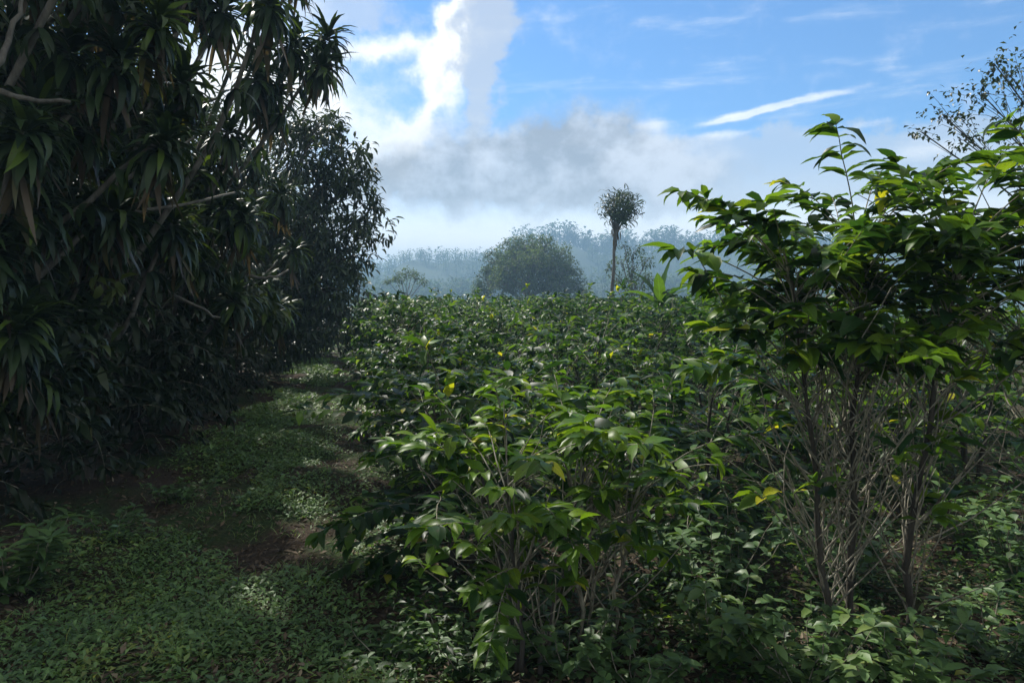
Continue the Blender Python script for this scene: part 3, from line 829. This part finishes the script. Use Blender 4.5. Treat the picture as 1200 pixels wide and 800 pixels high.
r = random.Random(77)
lv = Leaves(r)
cnt = 0
while cnt < 56000:
    y = 2.6 * (30 / 2.6) ** (r.random() ** 1.25)
    if cnt % 4 == 0:                      # thinner growth under the bushes
        x = r.uniform(-0.3 * y, 0.75 * y); pv = patch(x, y) - 0.02
    else:
        hw = 0.85 - 0.35 * min(1, max(0, (y - 4) / 5))
        x = path_c(y) + r.gauss(0, hw)
        if abs(x - path_c(y)) > 1.9: continue
        pv = patch(x, y) + 0.05 - 0.5 * max(0, abs(x - path_c(y)) - hw * .6)
    if pv < r.uniform(-0.12, 0.16): continue
    th = r.uniform(0, 2 * PI)
    far = min(1, max(0, (y - 5) / 12))
    L = r.choice((r.uniform(.016, .03), r.uniform(.025, .045), r.uniform(.03, .062))) * (1 + 1.3 * far)
    lv.add((x, y, tz(x, y) + r.random() ** 2 * (.05 + .09 * max(0, pv))), (math.cos(th), math.sin(th), r.uniform(.0, 1.1)), (r.gauss(0, .2), r.gauss(0, .2), 1), L, L * r.uniform(.35, .65), r.uniform(.1, 1.2), max(0, min(.9, r.gauss(.36 + .35 * (mnoise.noise(Vector((x * 2, y * 2, 0))))  , .14))), r.uniform(.8, 1.45))
    cnt += 1
for i in range(9000):                   # thin grass blades in tufts among the small leaves
    y = 2.7 * (14 / 2.7) ** (r.random() ** 1.1)
    x = path_c(y) + r.gauss(0, .65)
    if mnoise.noise(Vector((x * 2.7, y * 1.9, 14.0))) < .08: continue
    th = r.uniform(0, 2 * PI); L = r.uniform(.05, .12)
    lv.add((x, y, tz(x, y)), (math.cos(th), math.sin(th), r.uniform(.8, 2.2)), (-math.cos(th), -math.sin(th), 1), L, .006, r.uniform(.3, 1.4), max(0, min(.8, r.gauss(.4, .2))), r.uniform(.8, 1.4))
tag(link('ground_cover', lv.mesh('ground_cover', M['weed'], k=2)), 'small-leaved green ground cover in patches along the path', 'ground cover', kind='stuff')
lv = Leaves(r)
for i in range(36000):
    y = 2.4 * (16 / 2.4) ** (r.random() ** 1.2)
    x = r.uniform(-0.75 * y - .4, 0.75 * y + .4)
    if abs(x - path_c(y)) < 0.8 and patch(x, y) > 0.1 and r.random() < .7: continue
    th = r.uniform(0, 2 * PI)
    L = r.uniform(.025, .075)
    lv.add((x, y, tz(x, y) + r.uniform(.004, .02)), (math.cos(th), math.sin(th), r.gauss(0.05, .22)), (r.gauss(0, .35), r.gauss(0, .35), 1), L, L * r.uniform(.3, .5), r.uniform(-.6, .9), max(0, min(1, r.gauss(.35, .25))), r.uniform(.6, 1.3))
tag(link('leaf_litter', lv.mesh('leaf_litter', M['litter'], k=2)), 'brown dead leaves littering the soil', 'leaf litter', kind='stuff')

lv = Leaves(r)
n_ = 0
while n_ < 11000:                           # leafy undergrowth between the bushes
    y = 3.1 * (9.5 / 3.1) ** r.random()
    x = r.uniform(-0.17 * y, 0.78 * y)
    q = mnoise.noise(Vector((x * 1.5, y * 1.5, 31.0)))
    if q < -.08: continue
    th = r.uniform(0, 2 * PI); L = r.uniform(.03, .075)
    lv.add((x, y, tz(x, y) + r.random() ** 1.3 * (.1 + .4 * (q + .08))), (math.cos(th), math.sin(th), r.uniform(-.1, .7)), (r.gauss(0, .25), r.gauss(0, .25), 1), L, L * r.uniform(.4, .65), r.uniform(.2, 1.2), max(0, min(.9, r.gauss(.16 + .4 * q, .15))), r.uniform(.6, 1.15))
    n_ += 1
tag(link('undergrowth', lv.mesh('undergrowth', M['coffee_far'], k=2)), 'low leafy undergrowth in the shade between the coffee bushes', 'undergrowth', kind='stuff')

# ------------------------------------------------------------------ far woods on the hills
def far_wood():
    r = random.Random(88)
    lv = Leaves(r)
    n = 0
    while n < 5200:
        q = r.random()
        if q < 0.22: y = r.uniform(470, 486)          # ridge line
        elif q < 0.55: y = r.uniform(345, 480)
        else: y = r.uniform(232, 312)
        x = r.uniform(-0.42, 0.55) * y
        if mnoise.noise(Vector((x * .02, y * .02, 1.0))) < -0.3 and q >= 0.22: continue
        if q < .22 and x < 20 and r.random() < .45: continue
        z = tz(x, y)
        h = r.uniform(6, 11) if q >= .22 else ((r.uniform(6, 12) if r.random() < .6 else r.uniform(12, 19)) if x > 0 else (r.uniform(4, 9) if r.random() < .7 else r.uniform(8, 14)))
        h *= .8; w = h * r.uniform(.25, .5)
        hue = r.uniform(0, .8)
        for i in range(26):
            u = r.random()
            a = r.uniform(0, 2 * PI); rr = w * (math.sin(PI * (.2 + .75 * u)) if hue > .35 else 1.05 - u) * math.sqrt(r.random())
            s = h * r.uniform(.12, .22)
            lv.add((x + rr * math.cos(a), y + rr * math.sin(a), z + h * (.04 + .96 * u)), (math.cos(a) + r.gauss(0, .4), math.sin(a) + r.gauss(0, .4), r.gauss(0, .5)), (0, 0, 1), s, s * .7, r.uniform(0, 1), max(0, min(1, hue + r.gauss(0, .1))), r.uniform(.7, 1.3))
        s = h * .3
        lv.add((x, y, z - .5), (r.gauss(0, .04), r.gauss(0, .04), 1), (0, -1, 0), h * .8, h * .06, 0, .1, .6)
        n += 1
    return link('far_woods', lv.mesh('far_woods', M['far'], k=2))
tag(far_wood(), 'blue hazy woods covering the distant hills', 'woods', kind='stuff')

# ------------------------------------------------------------------ haze
def box_mesh(name, lo, hi, mat):
    x0, y0, z0 = lo; x1, y1, z1 = hi
    V = [(x0, y0, z0), (x1, y0, z0), (x1, y1, z0), (x0, y1, z0), (x0, y0, z1), (x1, y0, z1), (x1, y1, z1), (x0, y1, z1)]
    Q = [(0, 3, 2, 1), (4, 5, 6, 7), (0, 1, 5, 4), (1, 2, 6, 5), (2, 3, 7, 6), (3, 0, 4, 7)]
    return mesh_from(name, np.array(V, float), np.array(Q), mat, smooth_shade=False)
HAZE_DENS = 0.0017
HAZE_COL = (0.42, 0.70, 1.0)
hm, N, L = new_mat('haze_air')
out = N.new('ShaderNodeOutputMaterial')
pv = N.new('ShaderNodeVolumePrincipled')
pv.inputs['Color'].default_value = (*HAZE_COL, 1)
pv.inputs['Density'].default_value = HAZE_DENS
pv.inputs['Anisotropy'].default_value = 0.2
L.new(pv.outputs[0], out.inputs['Volume'])
zs = [float(terrain(np.linspace(-1500, 1500, 300)[None], np.linspace(-300, 1500, 300)[:, None]).min())]
tag(link('haze', box_mesh('haze', (-1510, -310, min(zs) - 1.5), (1510, 1510, 56), hm)), 'thin blue haze filling the valley air', 'haze', kind='stuff')

# ------------------------------------------------------------------ sun and sky
SUN_AZ, SUN_EL = -38.0, 48.0          # azimuth from +Y towards +X
sun = bpy.data.lights.new('sun', 'SUN')
sun.energy = 4.7
sun.angle = RAD(1.5)
sun.color = (1.0, 0.95, 0.86)
so = bpy.data.objects.new('sun', sun); C.objects.link(so)
sd = Vector((math.sin(RAD(SUN_AZ)) * math.cos(RAD(SUN_EL)), math.cos(RAD(SUN_AZ)) * math.cos(RAD(SUN_EL)), math.sin(RAD(SUN_EL))))
so.rotation_euler = sd.to_track_quat('Z', 'Y').to_euler()
so.location = (0, 0, 60)

w = bpy.data.worlds.new('World'); scene.world = w; w.use_nodes = True
N, L = w.node_tree.nodes, w.node_tree.links
N.clear()
out = N.new('ShaderNodeOutputWorld'); bg = N.new('ShaderNodeBackground'); L.new(bg.outputs[0], out.inputs[0])
BG = 0.1
bg.inputs['Strength'].default_value = BG
sky = N.new('ShaderNodeTexSky'); sky.sky_type = 'NISHITA'; sky.sun_disc = False
sky.sun_elevation = RAD(SUN_EL); sky.sun_rotation = RAD(SUN_AZ)
sky.air_density = 1.0; sky.dust_density = 0.0; sky.ozone_density = 3.0

def val(x):
    return x
def math_(op, a, b=None, c=None):
    n = N.new('ShaderNodeMath'); n.operation = op
    for i, v in enumerate((a, b, c)):
        if v is None: continue
        if isinstance(v, (int, float)): n.inputs[i].default_value = v
        else: L.new(v, n.inputs[i])
    return n.outputs[0]
tc = N.new('ShaderNodeTexCoord')
sx = N.new('ShaderNodeSeparateXYZ'); L.new(tc.outputs['Generated'], sx.inputs[0])
AZ = math_('ARCTAN2', sx.outputs[0], sx.outputs[1])
EL = math_('ARCSINE', sx.outputs[2])
def noise_(sa, se, scale, detail=6, rough=.55, off=0.0, dist=0.0):
    cb = N.new('ShaderNodeCombineXYZ')
    L.new(math_('MULTIPLY', AZ, sa), cb.inputs[0]); L.new(math_('MULTIPLY', EL, se), cb.inputs[1]); cb.inputs[2].default_value = off
    nz = N.new('ShaderNodeTexNoise'); nz.inputs['Scale'].default_value = scale; nz.inputs['Detail'].default_value = detail
    nz.inputs['Roughness'].default_value = rough; nz.inputs['Distortion'].default_value = dist
    L.new(cb.outputs[0], nz.inputs['Vector'])
    return nz.outputs[0]
def noisev_(scale, detail, off):
    cb = N.new('ShaderNodeCombineXYZ')
    L.new(AZ, cb.inputs[0]); L.new(EL, cb.inputs[1]); cb.inputs[2].default_value = off
    nz = N.new('ShaderNodeTexNoise'); nz.inputs['Scale'].default_value = scale; nz.inputs['Detail'].default_value = detail
    nz.inputs['Roughness'].default_value = .6
    L.new(cb.outputs[0], nz.inputs['Vector'])
    sp_ = N.new('ShaderNodeSeparateColor'); L.new(nz.outputs['Color'], sp_.inputs[0])
    return sp_.outputs
n_big = noise_(1, 1.25, 7, 9, .6, 1.0)
n_fine = noise_(1, 1.2, 20, 9, .62, 4.0)
n_wisp = noise_(1, 5.5, 5, 9, .62, 9.0, .3)
wv = noisev_(9, 5, 5.5)
AZW = math_('MULTIPLY_ADD', math_('SUBTRACT', wv[0], .5), .16, AZ)
ELW = math_('MULTIPLY_ADD', math_('SUBTRACT', wv[1], .5), .13, EL)
AZF = math_('MULTIPLY_ADD', math_('SUBTRACT', wv[0], .5), .04, AZ)
ELF = math_('MULTIPLY_ADD', math_('SUBTRACT', wv[1], .5), .02, EL)
def azel(px, py):
    a, b = (px - 600) / F, (400 - py) / F
    d = Vector((a, math.cos(PITCH) + b * math.sin(PITCH), -math.sin(PITCH) + b * math.cos(PITCH))).normalized()
    return math.atan2(d.x, d.y), math.asin(d.z)
def mr(v, a, b, c=0.0, d=1.0):
    n = N.new('ShaderNodeMapRange'); n.interpolation_type = 'SMOOTHSTEP'
    L.new(v, n.inputs['Value'])
    for k_, x in zip(('From Min', 'From Max', 'To Min', 'To Max'), (a, b, c, d)): n.inputs[k_].default_value = x
    return n.outputs[0]
def field(px, py, rx, ry, rot=0.0, gain=1.0, warp=True):
    """soft falloff round a sky direction; radii given in photo pixels"""
    a0, e0 = azel(px, py)
    da = math_('SUBTRACT', AZW if warp else AZF, a0); de = math_('SUBTRACT', ELW if warp else ELF, e0)
    c, s = math.cos(RAD(rot)), math.sin(RAD(rot))
    u = math_('ADD', math_('MULTIPLY', da, c * F / rx), math_('MULTIPLY', de, s * F / rx))
    v = math_('ADD', math_('MULTIPLY', da, -s * F / ry), math_('MULTIPLY', de, c * F / ry))
    d2 = math_('ADD', math_('MULTIPLY', u, u), math_('MULTIPLY', v, v))
    return math_('MULTIPLY', math_('EXPONENT', math_('MULTIPLY', d2, -0.7)), gain)
def cloud(fields, lo=.38, hi=.72, big=1.0, fine=.9, wisp=0.0):
    """a broken cloud mask: summed falloffs eaten into by noise"""
    f = fields[0]
    for g in fields[1:]: f = math_('ADD', f, g)
    f = math_('MINIMUM', f, 1.15)
    f = math_('MULTIPLY_ADD', math_('SUBTRACT', n_big, .5), big, f)
    f = math_('MULTIPLY_ADD', math_('SUBTRACT', n_fine, .5), fine, f)
    if wisp: f = math_('MULTIPLY_ADD', math_('SUBTRACT', n_wisp, .5), wisp, f)
    return mr(f, lo, hi)
def over(base, colr, m):
    mx = N.new('ShaderNodeMix'); mx.data_type = 'RGBA'
    L.new(m, mx.inputs['Factor']); L.new(base, mx.inputs['A'])
    if isinstance(colr, tuple): mx.inputs['B'].default_value = (*[c / BG for c in colr], 1)
    else: L.new(colr, mx.inputs['B'])
    return mx.outputs['Result']
def smax(*ms):
    o = ms[0]
    for m in ms[1:]: o = math_('MAXIMUM', o, m)
    return o
SKYG = N.new('ShaderNodeVectorMath'); SKYG.operation = 'MULTIPLY'; L.new(sky.outputs[0], SKYG.inputs[0]); SKYG.inputs[1].default_value = (0.68, 1.0, 1.25)
col = SKYG.outputs[0]
WHITE = (1.02, 1.02, 1.02); GREY = (0.36, 0.385, 0.43); LIGHT = (1.4, 1.32, 1.22)
# unseen cloud cover overhead and behind, added to neutralise the blue skylight
oth = smax(mr(EL, .40, .75), mr(math_('ABSOLUTE', AZ), .75, 1.1))
col = over(col, (0.43, 0.43, 0.41), math_('MULTIPLY', oth, mr(noise_(1, 1.3, 2.2, 6, .6, 21.0), .36, .52, .6, .98)))
# pale veil towards the horizon
col = over(col, LIGHT, math_('MULTIPLY', mr(EL, 0.06, 0.19, 1, 0), 0.9))
# thin streaks through the blue
col = over(col, (0.62, 0.72, 0.88), math_('MULTIPLY', mr(n_wisp, .5, .8), mr(EL, .10, .22, .3, .6)))
# soft bank that lies along the right
col = over(col, (0.55, 0.60, 0.68), math_('MULTIPLY', cloud([field(900, 200, 190, 34), field(1050, 190, 150, 26), field(400, 12, 80, 26)], .3, .8), .6))
# cirrus lens and small bright scraps at the right
col = over(col, WHITE, math_('MULTIPLY', cloud([field(925, 121, 56, 3.6, 8, 1.05, False), field(905, 129, 60, 2.6, 9, .8, False), field(862, 137, 30, 2.6, 8, .9, False), field(762, 148, 20, 7, 4, 1.2, False), field(1020, 146, 28, 4, 6, .8, False), field(850, 158, 30, 4, 3, .7, False), field(1070, 178, 70, 9, 0, .7, False)], .1, 1.5, .7, 1.0, 1.8), .85))
# bright white mass on the left and the pillar
col = over(col, WHITE, cloud([field(280, 130, 90, 100), field(350, 120, 60, 34), field(450, 62, 56, 13, 3, .95), field(494, 120, 72, 14, 62), field(540, 20, 60, 13, 80), field(455, 178, 40, 24), field(425, 225, 34, 26, 0, .7)], -.02, 1.2, .95, 1.05))
# grey shaded bodies
col = over(col, (0.52, 0.56, 0.63), math_('MULTIPLY', cloud([field(562, 95, 95, 20, 82), field(570, 30, 60, 22, 85, .8)], .25, 1.0, 1.0), .75))
gc = math_('MULTIPLY', cloud([field(540, 198, 90, 36), field(630, 205, 80, 34), field(696, 172, 52, 38), field(745, 200, 60, 30, 0, .8), field(820, 205, 70, 24, 0, .6), field(480, 215, 60, 24, 0, .7)], .08, 1.0, .9, .7), .92)
gm = N.new('ShaderNodeMix'); gm.data_type = 'RGBA'
L.new(mr(math_('MULTIPLY_ADD', math_('SUBTRACT', n_fine, .5), .7, n_big), .34, .72), gm.inputs['Factor']); gm.inputs['A'].default_value = (*[c * .88 / BG for c in GREY], 1); gm.inputs['B'].default_value = (*[c * 1.85 / BG for c in GREY], 1)
col = over(col, gm.outputs['Result'], gc)
L.new(col, bg.inputs['Color'])

# ------------------------------------------------------------------ render settings
scene.view_settings.view_transform = 'Standard'
scene.view_settings.look = 'None'
scene.view_settings.gamma = 1.0
scene.view_settings.exposure = 0.38
scene.view_settings.use_curve_mapping = False
cy = scene.cycles
cy.use_denoising = True
cy.use_adaptive_sampling = True
cy.adaptive_threshold = 0.012
cy.max_bounces = 6; cy.diffuse_bounces = 3; cy.glossy_bounces = 2; cy.transmission_bounces = 4; cy.volume_bounces = 0; cy.transparent_max_bounces = 4
cy.caustics_reflective = False; cy.caustics_refractive = False
cy.sample_clamp_indirect = 4.0
